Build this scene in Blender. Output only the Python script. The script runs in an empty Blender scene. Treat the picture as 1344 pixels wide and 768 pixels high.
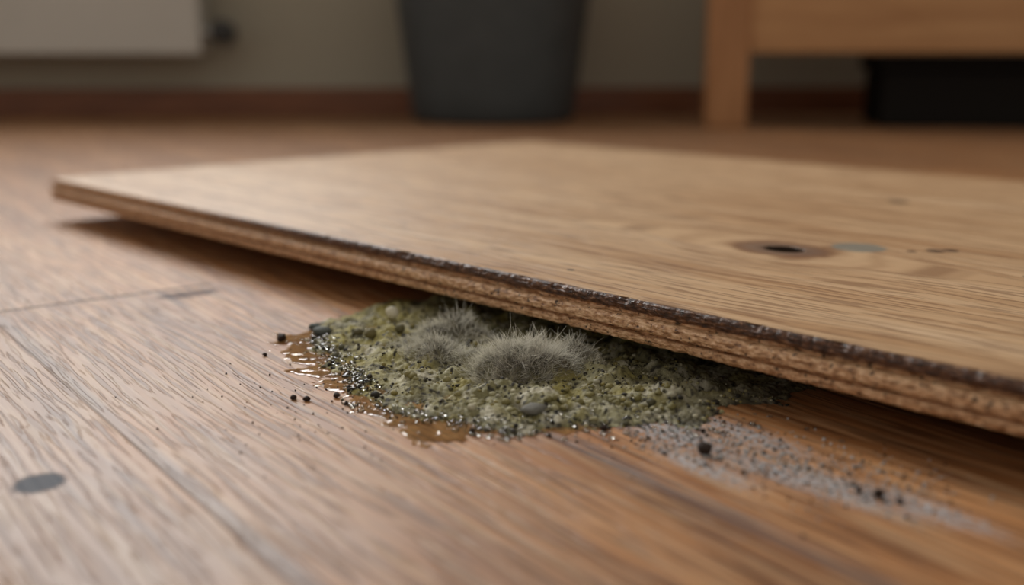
import bpy, bmesh, math, random
from mathutils import Vector, Matrix, noise
random.seed(7)
scene = bpy.context.scene
try:
    scene.view_settings.view_transform = 'Standard'
    scene.view_settings.look = 'None'
except Exception: pass

# ------------------------------------------------------------ node helpers
class NT:
    def __init__(s, name):
        s.mat = bpy.data.materials.new(name); s.mat.use_nodes = True
        s.t = s.mat.node_tree; s.t.nodes.clear()
        s.out = s.t.nodes.new('ShaderNodeOutputMaterial')
    def n(s, typ, **kw):
        nd = s.t.nodes.new(typ)
        for k, v in kw.items(): setattr(nd, k, v)
        return nd
    def set(s, sock, v):
        if isinstance(v, bpy.types.NodeSocket): s.t.links.new(v, sock)
        else:
            if isinstance(v, tuple) and len(v) == 3 and sock.type == 'RGBA': v = v + (1,)
            sock.default_value = v
    def m(s, op, a, b=0.0, c=0.0, clamp=False):
        nd = s.n('ShaderNodeMath', operation=op, use_clamp=clamp)
        s.set(nd.inputs[0], a); s.set(nd.inputs[1], b); s.set(nd.inputs[2], c)
        return nd.outputs[0]
    def obj(s): return s.n('ShaderNodeTexCoord').outputs['Object']
    def sep(s, v):
        nd = s.n('ShaderNodeSeparateXYZ'); s.set(nd.inputs[0], v); return nd.outputs
    def comb(s, x, y, z=0.0):
        nd = s.n('ShaderNodeCombineXYZ')
        for i, v in enumerate((x, y, z)): s.set(nd.inputs[i], v)
        return nd.outputs[0]
    def noise(s, vec, scale=1.0, detail=2.0, rough=0.5, dist=0.0):
        nd = s.n('ShaderNodeTexNoise'); s.set(nd.inputs['Vector'], vec)
        nd.inputs['Scale'].default_value = scale; nd.inputs['Detail'].default_value = detail
        nd.inputs['Roughness'].default_value = rough; nd.inputs['Distortion'].default_value = dist
        return nd.outputs['Fac']
    def ss(s, v, lo, hi, a=0.0, b=1.0):
        nd = s.n('ShaderNodeMapRange', interpolation_type='SMOOTHSTEP')
        s.set(nd.inputs[0], v)
        for i, q in enumerate((lo, hi, a, b)): nd.inputs[i+1].default_value = q
        return nd.outputs[0]
    def mix(s, f, a, b, mode='MIX'):
        nd = s.n('ShaderNodeMix', data_type='RGBA', blend_type=mode)
        s.set(nd.inputs[0], f); s.set(nd.inputs[6], a); s.set(nd.inputs[7], b)
        return nd.outputs[2]
    def ramp(s, f, stops):
        nd = s.n('ShaderNodeValToRGB'); s.set(nd.inputs[0], f)
        el = nd.color_ramp.elements
        while len(el) < len(stops): el.new(0.5)
        for e, (p, c) in zip(el, stops): e.position = p; e.color = tuple(c) + (1,)
        return nd.outputs[0]
    def bump(s, h, strength=0.5, dist=0.001):
        nd = s.n('ShaderNodeBump'); s.set(nd.inputs['Height'], h)
        nd.inputs['Strength'].default_value = strength; nd.inputs['Distance'].default_value = dist
        return nd.outputs[0]
    def pbsdf(s, col, rough=0.5, normal=None, spec=0.5, **kw):
        p = s.n('ShaderNodeBsdfPrincipled')
        s.set(p.inputs['Base Color'], col); s.set(p.inputs['Roughness'], rough)
        s.set(p.inputs['Specular IOR Level'], spec)
        if normal is not None: s.set(p.inputs['Normal'], normal)
        for k, v in kw.items(): s.set(p.inputs[k], v)
        s.t.links.new(p.outputs[0], s.out.inputs[0])
        return p
    def ell(s, a, b, a0, b0, ra, rb):
        x = s.m('DIVIDE', s.m('SUBTRACT', a, a0), ra); y = s.m('DIVIDE', s.m('SUBTRACT', b, b0), rb)
        return s.m('SQRT', s.m('ADD', s.m('MULTIPLY', x, x), s.m('MULTIPLY', y, y)))

# ------------------------------------------------------------ materials
def mat_floor():
    M = NT('floor_laminate'); P = M.sep(M.obj())
    X, Y = P[0], P[1]
    a = M.m('ADD', M.m('MULTIPLY', X, -0.6), M.m('MULTIPLY', Y, 0.8))
    b = M.m('ADD', M.m('MULTIPLY', X, 0.8), M.m('MULTIPLY', Y, 0.6))
    rb = M.m('DIVIDE', M.m('SUBTRACT', b, 0.095), 0.11)
    row = M.m('FLOOR', rb)
    rf = M.m('SUBTRACT', rb, row)
    dl = M.m('MULTIPLY', M.m('MINIMUM', rf, M.m('SUBTRACT', 1.0, rf)), 0.11)
    off = M.m('MULTIPLY', row, 0.437)
    ra_ = M.m('DIVIDE', M.m('SUBTRACT', M.m('ADD', a, off), 0.542), 1.2)
    ra = M.m('FLOOR', ra_); af = M.m('SUBTRACT', ra_, ra)
    dt = M.m('MULTIPLY', M.m('MINIMUM', af, M.m('SUBTRACT', 1.0, af)), 1.2)
    seamL = M.m('MULTIPLY', M.m('SUBTRACT', 1.0, M.ss(dl, 0.0001, 0.0007)), 0.35)
    seamT = M.m('SUBTRACT', 1.0, M.ss(dt, 0.0006, 0.0020))
    seam = M.m('MAXIMUM', seamL, seamT)
    wn = M.n('ShaderNodeTexWhiteNoise', noise_dimensions='2D'); M.set(wn.inputs['Vector'], M.comb(row, ra))
    rnd = wn.outputs['Value']
    ro = M.m('MULTIPLY', rnd, 37.0)
    warp = M.noise(M.comb(M.m('MULTIPLY', a, 6.0), M.m('MULTIPLY', b, 14.0), ro), 1, 1)
    bw = M.m('ADD', b, M.m('MULTIPLY', warp, 0.010))
    broad = M.noise(M.comb(M.m('MULTIPLY', a, 2.2), M.m('MULTIPLY', bw, 30.0), ro), 1, 4, 0.6)
    mid = M.noise(M.comb(M.m('MULTIPLY', a, 8.0), M.m('MULTIPLY', bw, 170.0), ro), 1, 3, 0.6)
    fine = M.noise(M.comb(M.m('MULTIPLY', a, 24.0), M.m('MULTIPLY', bw, 520.0), ro), 1, 2, 0.55)
    fine2 = M.noise(M.comb(M.m('MULTIPLY', a, 18.0), M.m('MULTIPLY', bw, 360.0), M.m('ADD', ro, 5.0)), 1, 2, 0.55)
    v = M.m('ADD', M.m('MULTIPLY', broad, 0.55), M.m('MULTIPLY', mid, 0.45))
    col = M.ramp(v, [(0.32, (0.14, 0.054, 0.019)), (0.44, (0.30, 0.125, 0.044)), (0.55, (0.43, 0.195, 0.073)), (0.70, (0.56, 0.29, 0.125))])
    pores = M.ss(fine, 0.49, 0.58)
    col = M.mix(M.m('MULTIPLY', pores, 0.60), col, (0.095, 0.038, 0.016))
    lite = M.ss(fine2, 0.50, 0.60)
    col = M.mix(M.m('MULTIPLY', lite, 0.38), col, (0.60, 0.38, 0.205))
    br = M.m('ADD', 0.88, M.m('MULTIPLY', rnd, 0.24))
    col = M.mix(1.0, col, M.comb(br, br, br), 'MULTIPLY')
    glare = M.m('MULTIPLY', M.ss(b, 0.20, 0.09), M.ss(M.noise(M.comb(a, b), 14, 3), 0.25, 0.6))  # left floor paled in the colour, standing for window glare
    col = M.mix(M.m('MULTIPLY', M.m('MULTIPLY', glare, M.m('SUBTRACT', 1.0, M.m('MULTIPLY', pores, 0.7))), 0.4), col, (0.34, 0.25, 0.19))
    far_shade = M.ss(Y, 0.6, 1.5)  # floor toward the wall darkened in its colour for weaker light there
    col = M.mix(M.m('MULTIPLY', far_shade, 0.35), col, (0.13, 0.065, 0.035))
    def stain(c, mask, colr, k): return M.mix(M.m('MULTIPLY', mask, k, clamp=True), c, colr)
    edge = M.m('MULTIPLY', M.noise(M.comb(a, b), 260, 3), 0.6)
    st = M.ss(M.m('ABSOLUTE', M.m('SUBTRACT', M.m('ADD', b, M.m('MULTIPLY', warp, 0.004)), 0.2075)), 0.0060, 0.001)
    st = M.m('MULTIPLY', st, M.ss(M.ell(a, b, 0.20, 0.205, 0.12, 1), 1.0, 0.6))
    col = stain(col, M.m('MULTIPLY', st, M.ss(mid, 0.35, 0.6)), (0.12, 0.095, 0.10), 0.75)
    st = M.ss(M.m('ABSOLUTE', M.m('SUBTRACT', M.m('ADD', b, M.m('MULTIPLY', warp, 0.004)), 0.0995)), 0.0045, 0.0008)
    col = stain(col, st, (0.13, 0.10, 0.095), 0.5)
    sp1 = M.ss(M.m('ADD', M.ell(a, b, 0.526, 0.187, 0.010, 0.020), edge), 1.3, 0.9)
    col = stain(col, sp1, (0.15, 0.14, 0.155), 0.7)
    sp2 = M.ss(M.m('ADD', M.ell(X, Y, -0.1354, 0.2864, 0.0078, 0.0085), M.m('MULTIPLY', edge, 0.3)), 1.15, 0.80)
    col = stain(col, sp2, (0.135, 0.155, 0.185), 0.92)
    dn = M.noise(M.comb(M.m('MULTIPLY', a, 0.7), b), 620, 5, 0.75)
    for (a0, b0, sa, sb, k) in [(0.230, 0.238, .030, .011, .95), (0.205, 0.2246, .022, .006, .95), (0.172, 0.243, .028, .0085, 1.), (0.147, 0.251, .022, .006, .95), (0.19, 0.238, .018, .006, .9), (0.215, 0.256, .026, .008, .9)]:
        mk = M.m('MULTIPLY', M.ss(M.m('ADD', M.ell(a, b, a0, b0, sa, sb), edge), 1.7, 0.5), M.ss(dn, 0.45, 0.51))
        col = stain(col, mk, (0.43, 0.43, 0.45), k)
    col = M.mix(seam, col, (0.045, 0.028, 0.020))
    rough = M.m('ADD', M.m('ADD', 0.40, M.m('MULTIPLY', mid, 0.16)), M.m('MULTIPLY', M.m('ADD', sp1, sp2), 0.3))
    h = M.m('SUBTRACT', M.m('MULTIPLY', M.m('SUBTRACT', 1.0, pores), 0.6), M.m('MULTIPLY', seam, 2.0))
    h = M.m('ADD', h, M.m('MULTIPLY', mid, 0.3))
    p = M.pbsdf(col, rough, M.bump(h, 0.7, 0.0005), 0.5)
    M.set(p.inputs['Specular IOR Level'], M.m('SUBTRACT', 0.45, M.m('MULTIPLY', M.m('MAXIMUM', sp2, M.m('MULTIPLY', seam, 1.0)), 0.25)))
    return M.mat

def mat_board_top():
    M = NT('board_oak_face'); P = M.sep(M.obj()); x, y = P[0], P[1]
    kx, ky, c = 0.535, 0.133, 0.024
    xk = M.m('SUBTRACT', x, kx); yk = M.m('SUBTRACT', y, ky)
    wob = M.noise(M.comb(M.m('MULTIPLY', x, 9.0), M.m('MULTIPLY', y, 30.0)), 1, 3)
    yk = M.m('ADD', yk, M.m('MULTIPLY', M.m('SUBTRACT', wob, 0.5), 0.016))
    e = M.m('EXPONENT', M.m('MULTIPLY', M.m('POWER', M.m('DIVIDE', M.m('ABSOLUTE', xk), 0.065), 2.0), -1.0))
    g2 = M.m('SUBTRACT', M.m('MULTIPLY', yk, yk), M.m('MULTIPLY', e, c*c))
    g = M.m('MULTIPLY', M.m('SQRT', M.m('MAXIMUM', g2, 0.0)), M.m('SIGN', yk))
    broad = M.noise(M.comb(M.m('MULTIPLY', x, 1.6), M.m('MULTIPLY', g, 26.0)), 1, 3, 0.6)
    mid = M.noise(M.comb(M.m('MULTIPLY', x, 5.0), M.m('MULTIPLY', g, 130.0), 3.0), 1, 3, 0.6)
    fine = M.noise(M.comb(M.m('MULTIPLY', x, 24.0), M.m('MULTIPLY', g, 420.0), 9.0), 1, 2, 0.55)
    v = M.m('ADD', M.m('MULTIPLY', broad, 0.5), M.m('MULTIPLY', mid, 0.5))
    col = M.ramp(v, [(0.30, (0.30, 0.150, 0.066)), (0.42, (0.51, 0.30, 0.155)), (0.52, (0.64, 0.42, 0.24)), (0.72, (0.74, 0.53, 0.34))])
    pores = M.ss(fine, 0.49, 0.59)
    col = M.mix(M.m('MULTIPLY', pores, 0.62), col, (0.24, 0.12, 0.058))
    rk = M.ell(x, y, kx, ky, 0.028, 0.020)
    wob2 = M.noise(M.comb(M.m('MULTIPLY', x, 30.0), M.m('MULTIPLY', y, 40.0), 4.0), 1, 3)
    rkw = M.m('ADD', rk, M.m('MULTIPLY', M.m('SUBTRACT', wob2, 0.5), 1.3))
    rings = M.m('POWER', M.m('MULTIPLY', M.m('ADD', M.m('SINE', M.m('MULTIPLY', rkw, 8.0)), 1.0), 0.5), 1.3)
    zone = M.m('MULTIPLY', M.ss(rkw, 2.6, 0.9), rings)
    col = M.mix(M.m('MULTIPLY', zone, 0.6), col, (0.26, 0.12, 0.05))
    en = M.m('MULTIPLY', M.noise(M.comb(x, y), 220, 3), 0.35)
    core = M.ss(M.m('ADD', rk, en), 1.2, 0.95)
    col = M.mix(M.m('MULTIPLY', core, 0.85), col, M.ramp(M.m('MULTIPLY', rk, 1.0), [(0.2, (0.06, 0.035, 0.025)), (0.55, (0.17, 0.10, 0.07)), (0.95, (0.20, 0.085, 0.032))]))
    hole = M.ss(M.m('ADD', M.ell(x, y, kx+0.001, ky, 0.0105, 0.0085), en), 1.2, 0.95)
    col = M.mix(hole, col, (0.005, 0.003, 0.002))
    col = M.mix(M.m('MULTIPLY', M.ss(M.m('ADD', M.ell(x, y, 0.558, 0.1627, 0.013, 0.0125), en), 1.3, 1.0), 0.85), col, (0.22, 0.23, 0.20))
    for (dx, dy, r) in [(0.495, 0.328, .0070), (0.587, 0.180, .0048), (0.592, 0.186, .0040), (0.5, 0.025, .0020), (0.355, 0.05, .0016), (0.58, .171, .0025), (.64, .15, .002)]:
        d = M.ss(M.m('ADD', M.ell(x, y, dx, dy, r, r), en), 1.25, 0.9)
        col = M.mix(M.m('MULTIPLY', d, 0.9), col, (0.045, 0.027, 0.018))
    rim = M.m('ADD', y, M.m('MULTIPLY', M.noise(M.comb(M.m('MULTIPLY', x, 0.4), y), 420, 4, 0.7), -0.0050))
    rimk = M.m('MULTIPLY', M.ss(rim, 0.0004, -0.0012), M.ss(x, 0.12, 0.34))
    col = M.mix(M.m('MULTIPLY', rimk, 0.9), col, (0.07, 0.032, 0.016))
    h = M.m('ADD', M.m('MULTIPLY', M.m('SUBTRACT', 1.0, pores), 0.6), M.m('SUBTRACT', M.m('MULTIPLY', mid, 0.4), M.m('MULTIPLY', hole, 6.0)))
    p = M.pbsdf(col, M.m('ADD', 0.38, M.m('MULTIPLY', mid, 0.15)), M.bump(h, 0.6, 0.0004), 0.45)
    M.set(p.inputs['Specular IOR Level'], M.m('SUBTRACT', 0.42, M.m('MULTIPLY', hole, 0.40)))
    return M.mat

def mat_board_edge():
    M = NT('board_fibre_edge'); o = M.obj(); P = M.sep(o)
    n1 = M.noise(M.comb(M.m('MULTIPLY', P[0], 0.35), P[1], P[2]), 800, 4, 0.7)
    n2 = M.noise(o, 380, 3, 0.6)
    n3 = M.noise(M.comb(M.m('MULTIPLY', P[0], 0.2), P[1], P[2]), 260, 3, 0.6)
    core = M.ramp(n1, [(0.34, (0.14, 0.062, 0.027)), (0.46, (0.50, 0.26, 0.12)), (0.62, (0.82, 0.54, 0.32))])
    dark = M.ramp(n1, [(0.38, (0.030, 0.013, 0.008)), (0.58, (0.14, 0.060, 0.030)), (0.70, (0.45, 0.26, 0.15))])
    z = M.m('ADD', P[2], M.m('MULTIPLY', M.m('SUBTRACT', n3, 0.5), 0.0040))
    dk = M.m('MULTIPLY', M.ss(z, 0.0250, 0.0262), M.ss(M.m('ADD', P[0], M.m('MULTIPLY', n2, 0.1)), 0.16, 0.42, 0.15, 1.0))
    col = M.mix(dk, core, dark)
    pit = M.ss(n2, 0.61, 0.68)
    col = M.mix(M.m('MULTIPLY', pit, 0.85), col, (0.018, 0.009, 0.005))
    h = M.m('SUBTRACT', n1, M.m('MULTIPLY', pit, 0.8))
    M.pbsdf(col, 0.45, M.bump(h, 0.8, 0.0006), 0.5)
    return M.mat

def mat_simple(name, c1, c2, scale=30, rough=0.6, bump=0.2, dist=0.001, spec=0.4, stretch=None, detail=4):
    M = NT(name); o = M.obj()
    if stretch:
        P = M.sep(o); o = M.comb(M.m('MULTIPLY', P[0], stretch[0]), M.m('MULTIPLY', P[1], stretch[1]), M.m('MULTIPLY', P[2], stretch[2]))
    n = M.noise(o, scale, detail, 0.6)
    M.pbsdf(M.ramp(n, [(0.3, c1), (0.7, c2)]), rough, M.bump(n, bump, dist), spec)
    return M.mat

def mat_vcol(name, rough=0.85, nscale=2500, k=0.5, sss=0.0, spec=0.3, bump=0.6, bdist=0.0004, trans=0.0):
    M = NT(name); at = M.n('ShaderNodeVertexColor', layer_name='Col')
    n = M.noise(M.obj(), nscale, 3, 0.7)
    f = M.m('ADD', 1.0 - k/2*1.0, M.m('MULTIPLY', M.m('SUBTRACT', n, 0.35), k*2.0))
    col = M.mix(1.0, at.outputs[0], M.comb(f, f, f), 'MULTIPLY')
    p = M.pbsdf(col, rough, M.bump(n, bump, bdist) if bump else None, spec)
    if trans:
        t = M.n('ShaderNodeBsdfTranslucent'); M.t.links.new(col, t.inputs[0])
        mx = M.n('ShaderNodeMixShader'); mx.inputs[0].default_value = trans
        M.t.links.new(p.outputs[0], mx.inputs[1]); M.t.links.new(t.outputs[0], mx.inputs[2]); M.t.links.new(mx.outputs[0], M.out.inputs[0])
    return M.mat

def mat_liquid(name, tint, rough=0.02, wav=0.35, ior=1.38, murk=None, wscale=260):
    M = NT(name)
    tr = M.n('ShaderNodeBsdfTransparent'); tr.inputs[0].default_value = tint + (1,)
    body = tr.outputs[0]
    if murk:
        df = M.n('ShaderNodeBsdfDiffuse'); df.inputs[0].default_value = murk[1] + (1,)
        m0 = M.n('ShaderNodeMixShader')
        nn = M.noise(M.obj(), 120, 3, .6)
        M.t.links.new(M.ss(nn, .3, .7, murk[0]*.4, murk[0]*1.4), m0.inputs[0])
        M.t.links.new(body, m0.inputs[1]); M.t.links.new(df.outputs[0], m0.inputs[2]); body = m0.outputs[0]
    gl = M.n('ShaderNodeBsdfGlossy'); gl.inputs['Roughness'].default_value = rough
    n = M.noise(M.obj(), wscale, 2, 0.5)
    bm_ = M.bump(n, wav, 0.0015)
    M.t.links.new(bm_, gl.inputs['Normal'])
    fr = M.n('ShaderNodeFresnel'); fr.inputs[0].default_value = ior
    M.t.links.new(bm_, fr.inputs['Normal'])
    mx = M.n('ShaderNodeMixShader')
    M.t.links.new(fr.outputs[0], mx.inputs[0]); M.t.links.new(body, mx.inputs[1]); M.t.links.new(gl.outputs[0], mx.inputs[2])
    M.t.links.new(mx.outputs[0], M.out.inputs[0])
    return M.mat

# ------------------------------------------------------------ mesh helpers
def mkobj(name, verts, faces, mats, parent=None, smooth=False, fm=None, cols=None):
    me = bpy.data.meshes.new(name); me.from_pydata([tuple(v) for v in verts], [], faces)
    for m_ in mats: me.materials.append(m_)
    if fm: me.polygons.foreach_set('material_index', fm)
    if smooth: me.polygons.foreach_set('use_smooth', [True]*len(me.polygons))
    if cols:
        ca = me.color_attributes.new('Col', 'FLOAT_COLOR', 'POINT')
        flat = []
        for c in cols: flat += [c[0], c[1], c[2], 1.0]
        ca.data.foreach_set('color', flat)
    me.update()
    ob = bpy.data.objects.new(name, me); scene.collection.objects.link(ob)
    if parent: ob.parent = parent
    return ob

def empty(name, loc=(0, 0, 0), rz=0):
    e = bpy.data.objects.new(name, None); e.location = loc; e.rotation_euler = (0, 0, rz)
    e.empty_display_size = 0.05
    scene.collection.objects.link(e); return e

def boxes(name, lst, mats, parent=None, bevel=0.0, loc=None, rz=0):
    bm = bmesh.new()
    for (x0, x1, y0, y1, z0, z1) in lst:
        r = bmesh.ops.create_cube(bm, size=1)
        for v in r['verts']:
            v.co = Vector(((x0+x1)/2 + v.co.x*(x1-x0), (y0+y1)/2 + v.co.y*(y1-y0), (z0+z1)/2 + v.co.z*(z1-z0)))
    if bevel: bmesh.ops.bevel(bm, geom=bm.edges[:], offset=bevel, segments=3, affect='EDGES', profile=0.5)
    me = bpy.data.meshes.new(name); bm.to_mesh(me); bm.free()
    for m_ in mats: me.materials.append(m_)
    ob = bpy.data.objects.new(name, me); scene.collection.objects.link(ob)
    if parent: ob.parent = parent
    if loc: ob.location = loc
    ob.rotation_euler = (0, 0, rz)
    return ob

def lathe(name, prof, mat, parent=None, loc=(0, 0, 0), seg=64, axis='Z'):
    vs, fs = [], []
    for (r, z) in prof:
        for i in range(seg):
            t = 2*math.pi*i/seg
            p = (r*math.cos(t), r*math.sin(t), z)
            if axis == 'Y': p = (p[0], p[2], p[1])
            if axis == 'X': p = (p[2], p[0], p[1])
            vs.append(p)
    for j in range(len(prof)-1):
        for i in range(seg):
            k = (i+1) % seg
            fs.append((j*seg+i, j*seg+k, (j+1)*seg+k, (j+1)*seg+i))
    fs.append(tuple(range(seg))[::-1]); fs.append(tuple((len(prof)-1)*seg+i for i in range(seg)))
    ob = mkobj(name, vs, fs, [mat], parent, smooth=True); ob.location = loc
    bm = bmesh.new(); bm.from_mesh(ob.data); bmesh.ops.recalc_face_normals(bm, faces=bm.faces[:]); bm.to_mesh(ob.data); bm.free()
    md = ob.modifiers.new('e', 'EDGE_SPLIT'); md.split_angle = math.radians(50)
    return ob

# ------------------------------------------------------------ room
RZ = math.radians(4.0); WO = (0, 2.2, 0)
m_floor = mat_floor()
fl = mkobj('floor', [(-3, -1.5, 0), (3, -1.5, 0), (3, 2.5, 0), (-3, 2.5, 0)], [(0, 1, 2, 3)], [m_floor])
m_wall = mat_simple('painted_plaster', (0.40, 0.36, 0.28), (0.43, 0.39, 0.305), 60, 0.9, 0.15, 0.001, 0.2)
wx0, wx1, wz0, wz1 = -1.65, -0.30, 0.78, 2.0
boxes('wall_back', [(-3, wx0, 0, .12, 0, 2.5), (wx1, 3, 0, .12, 0, 2.5), (wx0, wx1, 0, .12, 0, wz0), (wx0, wx1, 0, .12, wz1, 2.5)], [m_wall], loc=WO, rz=RZ)
m_base = mat_simple('stained_baseboard', (0.15, 0.050, 0.020), (0.25, 0.09, 0.036), 8, 0.45, 0.1, 0.001, 0.5, (1, 1, 12))
boxes('baseboard_back', [(-2.95, 2.95, -.016, -.0005, 0, .054)], [m_base], bevel=0.003, loc=WO, rz=RZ)
m_frame = mat_simple('white_window_paint', (0.7, 0.7, 0.68), (0.78, 0.78, 0.76), 20, 0.4, 0.05)
wm = empty('window_1', WO, RZ)
f = .05
boxes('window_frame', [(wx0, wx0+f, .03, .09, wz0, wz1), (wx1-f, wx1, .03, .09, wz0, wz1), (wx0+f, wx1-f, .03, .09, wz0, wz0+f), (wx0+f, wx1-f, .03, .09, wz1-f, wz1), (-1.0, -.95, .03, .09, wz0+f, wz1-f)], [m_frame], wm, 0.004)
boxes('window_sill', [(wx0-.04, wx1+.04, -.14, .03, wz0-.03, wz0)], [m_frame], wm, 0.005)

# radiator
rad = empty('radiator', WO, RZ)
m_rad = mat_simple('radiator_enamel', (0.54, 0.51, 0.455), (0.57, 0.54, 0.485), 10, 0.35, 0.02)
lst = [(-1.52, -.60, -.055, -.045, .125, .62)]
lst += [(-1.52, -.60, -.125, -.115, .125, .62), (-1.53, -1.515, -.125, -.045, .12, .63), (-.605, -.59, -.125, -.045, .12, .63)]
lst += [(-1.52, -.60, -.12, -.05, .62, .628), (-1.52, -.6, -.125, -.045, .12, .127)]
boxes('radiator_panels', lst, [m_rad], rad, 0.002)
boxes('wall_brackets', [(-1.4, -1.37, -.05, 0, .18, .55), (-.78, -.75, -.05, 0, .18, .55)], [m_rad], rad)
m_blk = mat_simple('black_plastic', (0.02, 0.02, 0.02), (0.035, 0.033, 0.03), 40, 0.45, 0.05)
lathe('valve_knob', [(.012, -.115), (.022, -.112), (.023, -.085), (.018, -.078), (.010, -.06), (.009, 0)], m_blk, rad, (-.552, 0, .160), 32, 'Y')
lathe('valve_pipe', [(.007, -.05), (.007, 0)], m_frame, rad, (-.547, -.085, .160), 20, 'X')

# waste bin
m_bin = mat_simple('grey_plastic', (0.050, 0.058, 0.060), (0.064, 0.072, 0.074), 25, 0.55, 0.05)
lathe('waste_bin', [(.134, 0), (.144, .004), (.149, .012), (.153, .05), (.184, .29), (.185, .325), (.194, .327), (.196, .334), (.194, .342), (.184, .343), (.180, .335), (.179, .29), (.145, .014), (.10, .01)], m_bin, None, (-.035, 1.995, 0), 96)

# sideboard
SRZ = math.radians(-9)
sb = empty('wooden_sideboard', (.322, 1.80, 0), SRZ)
m_sb = mat_simple('honey_pine', (0.42, 0.200, 0.075), (0.57, 0.305, 0.13), 6, 0.45, 0.1, 0.001, 0.45, (1, 4, 9))
m_leg = mat_simple('honey_pine_upright', (0.34, 0.150, 0.053), (0.46, 0.22, 0.09), 6, 0.45, 0.1, 0.001, 0.45, (9, 9, 1))
L, Dp = 1.3, .26
boxes('legs', [(0, .068, 0, .06, 0, .62), (L-.07, L, 0, .06, 0, .62), (0, .06, Dp-.06, Dp, 0, .62), (L-.07, L, Dp-.06, Dp, 0, .62)], [m_leg], sb, 0.004)
boxes('rails', [(.068, L-.07, .012, .035, .122, .30), (.01, .06, .06, Dp-.06, .135, .235), (L-.06, L-.01, .06, Dp-.06, .135, .235)], [m_sb], sb, 0.003)
boxes('carcass', [(.07, L-.07, .035, Dp-.03, .24, .26), (.01, .05, .06, Dp-.06, .235, .62), (L-.05, L-.01, .06, Dp-.06, .235, .62), (.07, L-.07, Dp-.03, Dp-.01, .24, .62)], [m_sb], sb, 0.002)
boxes('doors', [(.073, L/2-.002, .010, .032, .303, .615), (L/2+.002, L-.073, .010, .032, .303, .615)], [m_sb], sb, 0.003)
boxes('top', [(-.02, L+.02, -.02, Dp+.005, .62, .65)], [m_sb], sb, 0.005)
m_dark = mat_simple('shade_black', (0.010, 0.009, 0.008), (0.018, 0.015, 0.013), 200, 0.95, 0.3, spec=.1)  # near-black colour standing for shade below the sideboard
stb = empty('shade_box', (.322, 1.80, 0), SRZ)  # dark box added in place of the shadow under the sideboard
boxes('shade_box_body', [(.29, 1.14, .05, .24, 0, .095)], [m_dark], stb, 0.008)
boxes('shade_box_top', [(.28, 1.15, .04, .245, .095, .119)], [m_dark], stb, 0.005)

# ------------------------------------------------------------ loose board
A0 = Vector((-.340, .787)); ang = math.atan2(-.720, .694)
LEN, WID, ZT, ZB = 1.20, .495, .0305, .0145
ctrl = [(.003, ZT), (.0007, .0304), (.0001, .0299), (-.0003, .0288), (-.0001, .0272), (.0004, .0262), (.0017, .0256), (.0019, .0246), (-.0008, .0241), (-.0020, .0230), (-.0024, .0212), (-.0021, .0199), (.0008, .0194), (.0011, .0186), (-.0010, .0181), (-.0016, .0170), (-.0012, .0154), (.0002, .0146), (.003, ZB)]
prof = []
for (p, q) in zip(ctrl[:-1], ctrl[1:]):
    d = math.hypot(q[0]-p[0], q[1]-p[1]); k = max(1, int(d/.00042))
    if p[0] >= .003 or q[0] >= .003: k = 3
    for i in range(k): prof.append((p[0]+(q[0]-p[0])*i/k, p[1]+(q[1]-p[1])*i/k))
prof.append(ctrl[-1])
nfront = len(prof)
loop = prof + [(WID, ZB), (WID, ZT)]
NL = len(loop); NS = 1700
vs, fs, fm = [], [], []
for i in range(NS+1):
    x = LEN*i/NS
    am = .3+.7*max(0, min(1, (x-.15)/.25))
    chip = (max(0, noise.noise(Vector((x*90, 3.1, 0)))-.15)*.0036 + max(0, noise.noise(Vector((x*420, 7.7, 0)))-.1)*.0014)*am
    lchip = max(0, noise.noise(Vector((x*120, 13.1, 0)))-.25)*.003*am
    for j, (y, z) in enumerate(loop):
        if 0 < j < nfront-1:
            nn = (noise.noise(Vector((x*260, y*700, z*800)))*.00050 + noise.noise(Vector((x*800, y*1400, z*1500)))*.00030)*am
            w = min(1, abs(ZT-z)/.0003) if j < 6 else 1
            y2 = y + nn*(.4 + .6*w); z2 = z + noise.noise(Vector((x*330, 50+j*.4, 0)))*.00025*w*am
            if z > .0285 and y < .0015: y2 += chip; z2 -= chip*.35
            if z < .0185: y2 += lchip
            vs.append((x, y2, min(z2, ZT)))
        else: vs.append((x, y, z))
for i in range(NS):
    for j in range(NL):
        k = (j+1) % NL
        fs.append((i*NL+j, i*NL+k, (i+1)*NL+k, (i+1)*NL+j))
        fm.append(0 if (j == NL-1 or j < 2) else 1)
fs.append(tuple(range(NL))[::-1]); fm.append(1)
fs.append(tuple(NS*NL+j for j in range(NL))); fm.append(1)
lb = empty('laminate_board', (A0.x, A0.y, 0), ang)
bd = mkobj('plank', vs, fs, [mat_board_top(), mat_board_edge()], lb, fm=fm)
bm = bmesh.new(); bm.from_mesh(bd.data); bmesh.ops.recalc_face_normals(bm, faces=bm.faces[:]); bm.to_mesh(bd.data); bm.free()
boxes('spacer_battens', [(.12, .17, .16, .44, 0, ZB), (.95, 1.0, .16, .44, 0, ZB)], [m_leg], lb)

# ------------------------------------------------------------ mould
def poly_sd(px, py, poly):
    inside = False; best = 9
    n = len(poly)
    for i in range(n):
        x1, y1 = poly[i]; x2, y2 = poly[(i+1) % n]
        if (y1 > py) != (y2 > py) and px < (x2-x1)*(py-y1)/(y2-y1)+x1: inside = not inside
        dx, dy = x2-x1, y2-y1
        t = max(0, min(1, ((px-x1)*dx+(py-y1)*dy)/(dx*dx+dy*dy)))
        d = math.hypot(px-x1-t*dx, py-y1-t*dy)
        if d < best: best = d
    return best if inside else -best

MP = [(-.086, .464), (-.078, .425), (-.066, .395), (-.051, .366), (-.026, .340), (.004, .332), (.036, .334), (.062, .342), (.088, .360), (.118, .380), (.11, .42), (.06, .47), (.01, .51), (-.04, .525), (-.072, .50)]
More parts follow.
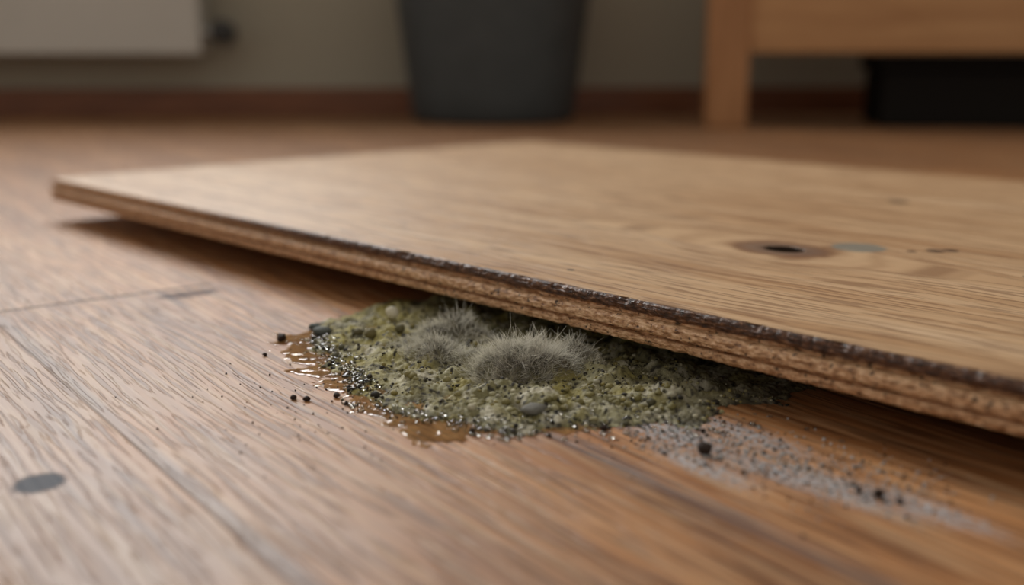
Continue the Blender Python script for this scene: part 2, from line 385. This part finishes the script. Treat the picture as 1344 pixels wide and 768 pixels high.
# x, y, rx, ry, h, hair length factor, hair count
TUFTS = [(.001, .389, .0160, .0180, .0100, 1.15, 2500), (.0125, .392, .0115, .0140, .0095, 1.1, 1300), (-.0300, .411, .0150, .0110, .0055, .75, 1200),
         (-.0250, .436, .0170, .0130, .0085, .85, 1500), (.0250, .401, .0140, .0120, .0070, .85, 1100), (-.0150, .402, .0120, .0090, .0040, .6, 600), (-.0430, .425, .0100, .0080, .0030, .5, 350)]
def fbm(x, y, s, o=3, seed=0.):
    v = 0; a = 1
    for i in range(o):
        v += a*noise.noise(Vector((x*s, y*s, seed+i*7.3))); s *= 2.1; a *= .5
    return v
def tuftz(x, y):
    z = 0; w = 0
    xx = x + fbm(x, y, 80, 3, 41.)*.006; yy = y + fbm(x, y, 80, 3, 51.)*.006
    for (cx, cy, rx, ry, h, _, _) in TUFTS:
        d = math.hypot((xx-cx)/rx, (yy-cy)/ry)
        if d < 1:
            q = (1-d*d)**1.1; z = max(z, h*q); w = max(w, q*min(1, h/.008))
    return z, w
def edge_front(x, y):   # >0 under board
    return (x-A0.x)*.720 + (y-A0.y)*.694
def lerp(a, b, t): return tuple(a[i]+(b[i]-a[i])*t for i in range(3))
def clamp(t): return max(0, min(1, t))
def mould_h(x, y):
    sd = poly_sd(x, y, MP) + fbm(x, y, 60, 4, 2.)*.011
    if sd <= -.002: return -1, sd, 0
    m_ = clamp((sd+.001)/.014)
    n1 = fbm(x, y, 70, 4, 5.)
    c1 = max(0, 1-noise.voronoi(Vector((x*150+fbm(x, y, 200, 2, 1)*.4, y*150, 0)))[0][0]*1.25)
    c2 = max(0, 1-noise.voronoi(Vector((x*520, y*520, 3)))[0][0]*1.6)
    rough = fbm(x, y, 900, 2, 13.)
    z = .0003 + m_*(.0014 + .0030*max(-.5, n1)) + m_*.0034*c1*clamp(.55+fbm(x, y, 45, 2, 9.)*1.3) + .0006*c2*clamp(.5+fbm(x, y, 120, 2, 29.)*2) + .00050*rough
    z *= max(.06, min(1, (sd+.002)/.0035))
    z = max(z, .0001)
    tz, tw = tuftz(x, y)
    z = max(z, z*.6+tz + (.0014*fbm(x, y, 180, 3, 1.))*tw)
    if edge_front(x, y) > -.004: z = min(z, .0125)
    return z, sd, tw
x0, x1, y0, y1, st = -.100, .132, .318, .535, .0005
nx, ny = int((x1-x0)/st), int((y1-y0)/st)
def mcol(x, y, z, sd, tw):
    c = lerp((.21, .185, .075), (.43, .395, .22), clamp(.5+fbm(x, y, 60, 3, 20.)*1.2))
    c = lerp(c, (.66, .61, .45), clamp((fbm(x, y, 110, 3, 31.)-.04)*2.4))
    c = lerp(c, (.50, .43, .12), clamp((-.032-x)/.025)*clamp(.55+fbm(x, y, 100, 2, 3.)*1.5)*.9)
    c = lerp(c, (.38, .32, .09), clamp((fbm(x, y, 75, 2, 83.)-.18)*2.5))
    c = lerp(c, (.035, .028, .016), clamp((fbm(x, y, 420, 2, 40.)-.24)*5))
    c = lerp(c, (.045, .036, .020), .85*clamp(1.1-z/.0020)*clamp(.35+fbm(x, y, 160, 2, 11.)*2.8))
    c = lerp(c, (.10, .085, .065), clamp(tw*1.5)*.85)
    if x > .042: c = lerp(c, (.10, .082, .055), clamp((x-.042)/.035)*.60)  # right side darkened in the vertex colour, as shade under the board
    return c
idx = {}; vs = []; cols = []
for j in range(ny+1):
    for i in range(nx+1):
        x = x0+i*st; y = y0+j*st
        if edge_front(x, y) > .055: continue
        z, sd, tw = mould_h(x, y)
        if z > 0:
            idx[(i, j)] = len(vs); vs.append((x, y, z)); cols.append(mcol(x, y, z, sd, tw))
fs = []
for (i, j) in list(idx):
    q = [(i, j), (i+1, j), (i+1, j+1), (i, j+1)]
    if all(k in idx for k in q): fs.append(tuple(idx[k] for k in q))
mp = empty('mould_patch')
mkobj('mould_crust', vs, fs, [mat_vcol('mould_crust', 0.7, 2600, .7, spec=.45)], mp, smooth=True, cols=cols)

# hairs
def hair_mesh(items, name, mat):
    V, F, C = [], [], []
    for (p, d, ln, w, c0, c1, curl) in items:
        d = d.normalized(); up = Vector((0, 0, 1)) if abs(d.z) < .9 else Vector((1, 0, 0))
        s = d.cross(up).normalized(); t = d.cross(s)
        b0 = len(V); K = 5; q = Vector(p); dd = d.copy()
        for k in range(K+1):
            r = w*(1-.6*k/K); c = lerp(c0, c1, min(1, 1.5*k/K))
            for m_ in range(3):
                an = m_*2.094
                V.append(q + s*(r*math.cos(an)) + t*(r*math.sin(an))); C.append(c)
            dd = (dd + curl/K).normalized(); q = q + dd*(ln/K)
            if q.z < .0002: q.z = .0002
        for k in range(K):
            for m_ in range(3):
                n_ = (m_+1) % 3
                F.append((b0+k*3+m_, b0+k*3+n_, b0+(k+1)*3+n_, b0+(k+1)*3+m_))
    return mkobj(name, V, F, [mat], mp, cols=C)
R = random.Random(3)
items = []
def rv(s): return Vector((R.uniform(-s, s), R.uniform(-s, s), R.uniform(-s, s)))
for ti, (cx, cy, rx, ry, h, lf, cnt) in enumerate(TUFTS):
    for q_ in range(cnt):
        rr = math.sqrt(R.random())*1.08; th = R.uniform(0, 6.283)
        x = cx+rr*rx*math.cos(th); y = cy+rr*ry*math.sin(th)
        if edge_front(x, y) > -.0020: continue
        z, sd, tw = mould_h(x, y)
        if z < 0: continue
        cxn = noise.noise(Vector((x*200, y*200, 5))); cyn = noise.noise(Vector((x*200, y*200, 15)))
        dv = Vector(((x-cx)/rx*1.1, (y-cy)/ry*1.0, .75)) + rv(.5) + Vector((cxn, cyn, 0))*1.7
        ln = R.uniform(.0026, .0066)*lf*(.75+.6*max(0, 1-rr))
        if R.random() < .09: ln *= 1.65
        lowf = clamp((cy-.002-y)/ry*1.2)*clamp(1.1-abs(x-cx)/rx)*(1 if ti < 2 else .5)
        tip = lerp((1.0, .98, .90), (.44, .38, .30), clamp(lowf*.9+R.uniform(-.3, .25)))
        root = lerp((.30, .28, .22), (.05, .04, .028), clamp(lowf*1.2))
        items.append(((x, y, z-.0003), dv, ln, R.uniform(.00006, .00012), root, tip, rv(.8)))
for _ in range(17000):
    x = R.uniform(-.080, .095); y = R.uniform(.338, .47)
    if fbm(x, y, 70, 2, 77.) < .0 or edge_front(x, y) > .01: continue
    z, sd, tw = mould_h(x, y)
    if z < 0 or sd < .004: continue
    c = lerp((.78, .74, .56), (.46, .41, .20), R.random())
    items.append(((x, y, z-.0002), Vector((0, 0, .8))+rv(.9), R.uniform(.0007, .0026), .00006, lerp(c, (0, 0, 0), .5), c, rv(.9)))
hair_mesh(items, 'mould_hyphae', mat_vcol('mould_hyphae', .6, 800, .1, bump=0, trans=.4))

# granules
ICO = bmesh.new(); bmesh.ops.create_icosphere(ICO, subdivisions=2, radius=1)
iv = [v.co.copy() for v in ICO.verts]; ifc = [tuple(v.index for v in f_.verts) for f_ in ICO.faces]; ICO.free()
def blobs(items, name, mat, parent, rough=.18):
    V, F, C = [], [], []
    for (x, y, z, r, sz, c) in items:
        b0 = len(V); sd_ = R.uniform(0, 99)
        for v in iv:
            k = 1+rough*2*noise.noise(v*1.3+Vector((sd_, 0, 0)))
            V.append((x+v.x*r*k, y+v.y*r*k, max(.0, z+v.z*r*sz*k))); C.append(c)
        F += [tuple(b0+i for i in t) for t in ifc]
    return mkobj(name, V, F, [mat], parent, smooth=True, cols=C)
g = []
pal = [(.36, .32, .16), (.55, .50, .34), (.10, .09, .045), (.022, .017, .010), (.022, .017, .010), (.30, .24, .07), (.04, .03, .018)]
n_ = 0
while n_ < 2000:
    x = R.uniform(-.095, .115); y = R.uniform(.325, .47)
    z, sd, tw = mould_h(x, y)
    if sd < -.004 or tw > .2 or edge_front(x, y) > .02: continue
    if sd > .008 and R.random() < .45: continue
    if fbm(x, y, 100, 2, 91.) < -.15: continue
    r = R.choice([.0002, .0003, .0003, .0004, .0004, .0005, .0007, .0009]) * R.uniform(.7, 1.15)
    if R.random() < .02: r *= 1.8
    g.append((x, y, max(z, 0)+r*.35, r, .85, R.choice(pal))); n_ += 1
for _ in range(130):
    cx, cy = R.choice([(-.012, .354), (.004, .346), (.022, .350), (.038, .352), (.05, .354), (-.03, .374), (.03, .368)])
    x = R.gauss(cx, .005); y = R.gauss(cy, .004); z, sd, tw = mould_h(x, y)
    if sd < 0: continue
    r = R.uniform(.0007, .0017); g.append((x, y, z+r*.2, r, .75, R.choice([(.26, .22, .08), (.42, .38, .21), (.38, .35, .24), (.20, .17, .055)])))
g += [(-.0538, .466, .0066, .0028, 1, (.76, .70, .54)), (-.083, .452, .0018, .0042, .45, (.10, .11, .095)), (-.088, .461, .0015, .003, .5, (.09, .10, .085)),
      (-.060, .437, .0045, .0026, .9, (.17, .14, .05)), (.0075, .3420, .0034, .0044, .42, (.16, .15, .12)), (-.066, .445, .003, .002, .9, (.13, .11, .05)), (-.048, .444, .0050, .0022, .9, (.14, .12, .05))]
blobs(g, 'mould_granules', mat_vcol('mould_granules', .7, 1800, .6, spec=.45), mp)

cr = []
for (x, y, r) in [(-.0985, .4405, .0021), (-.1005, .418, .0009), (-.0775, .362, .0011), (-.0728, .3605, .0012), (-.0625, .364, .0012),
                  (.0590, .3085, .0024), (.1015, .276, .0017), (.097, .279, .001), (.106, .272, .001), (-.013, .328, .001), (.03, .330, .0012), (.062, .328, .0009), (-.058, .356, .0008), (.012, .324, .0007)]:
    cr.append((x, y, r*.8, r, .85, (.035, .018, .011)))
for _ in range(1300):
    t = R.random()
    x = .045+.065*t + R.gauss(0, .013); y = .335-.058*t + R.gauss(0, .011)
    r = abs(R.gauss(.00018, .00014))+.0001
    if edge_front(x, y) > .03: continue
    cr.append((x, y, r*.7, r, .8, R.choice([(.03, .02, .012), (.58, .58, .58), (.50, .50, .51), (.40, .40, .40), (.45, .45, .44), (.10, .07, .05)])))
for _ in range(130):
    x = R.gauss(-.06, .03); y = R.gauss(.36, .03); r = R.uniform(.00015, .0004)
    cr.append((x, y, r*.7, r, .8, (.03, .018, .012)))
blobs(cr, 'fallen_crumbs', mat_vcol('fallen_crumbs', .7, 1500, .5), mp, .3)

# puddle
PP = [(-.103, .452), (-.099, .428), (-.085, .402), (-.072, .380), (-.059, .358), (-.046, .338), (-.034, .324), (-.026, .317), (-.018, .321), (-.008, .325), (.015, .326), (.03, .332), (.03, .39), (-.04, .45), (-.07, .475)]
idx = {}; vs = []; st = .0007
for j in range(int(.19/st)):
    for i in range(int(.16/st)):
        x = -.115+i*st; y = .295+j*st
        sd = poly_sd(x, y, PP)+fbm(x, y, 110, 3, 60.)*.007
        if sd > 0:
            idx[(i, j)] = len(vs); z = .00005+.0003*math.sqrt(clamp(sd/.003))
            vs.append((x, y, z+.00022*clamp(sd/.003)*fbm(x, y, 220, 2, 4.)))
fs = []
for (i, j) in list(idx):
    q = [(i, j), (i+1, j), (i+1, j+1), (i, j+1)]
    if all(k in idx for k in q): fs.append(tuple(idx[k] for k in q))
wl = empty('water_puddle')
mkobj('amber_seepage', vs, fs, [mat_liquid('amber_liquid', (1.0, .93, .78), .08, .22, 1.38, (.30, (.72, .40, .16)))], wl, smooth=True)
dr = []
for _ in range(420):
    t = R.random()
    if t < .5: k = R.random(); x, y = -.086+.032*k+R.gauss(0, .003), .450-.078*k+R.gauss(0, .004)
    elif t < .82: k = R.random(); x, y = -.056+.06*k+R.gauss(0, .003), .358-.032*k+R.gauss(-.002, .003)
    else: x, y = R.gauss(.035, .03), R.gauss(.334, .005)
    r = R.uniform(.0003, .0013)
    if R.random() < .10: r *= 1.6
    z = max(0, mould_h(x, y)[0])
    dr.append((x, y, z+r*.2+.0003, r, .5, (1, 1, 1)))
blobs(dr, 'droplets', mat_liquid('clear_water', (.98, .97, .93), 0.08, .1, 1.6), wl, .12)

# ------------------------------------------------------------ lights
w = bpy.data.worlds.new('World'); scene.world = w; w.use_nodes = True
bg = w.node_tree.nodes['Background']; bg.inputs[0].default_value = (1.0, .94, .855, 1); bg.inputs[1].default_value = .45
def area(name, loc, rot, sx, sy, en, col):
    l = bpy.data.lights.new(name, 'AREA'); l.shape = 'RECTANGLE'; l.size = sx; l.size_y = sy; l.energy = en; l.color = col
    o = bpy.data.objects.new(name, l); o.location = loc; o.rotation_euler = rot; scene.collection.objects.link(o); return o
cxw = (wx0+wx1)/2
area('window_daylight', (cxw*math.cos(RZ)-.1*math.sin(RZ), 2.2+cxw*math.sin(RZ)+.14, (wz0+wz1)/2), (math.radians(-90), 0, RZ), 1.3, 1.2, 66, (.98, .98, .97))

# ------------------------------------------------------------ camera
cam = bpy.data.cameras.new('camera'); co = bpy.data.objects.new('camera', cam); scene.collection.objects.link(co)
cam.sensor_width = 36; cam.lens = 37.5; cam.clip_start = .01
co.location = (0, 0, .12); co.rotation_euler = (math.radians(90-12.604), 0, 0)
cam.dof.use_dof = True; cam.dof.focus_distance = .400; cam.dof.aperture_fstop = 4.6
scene.camera = co
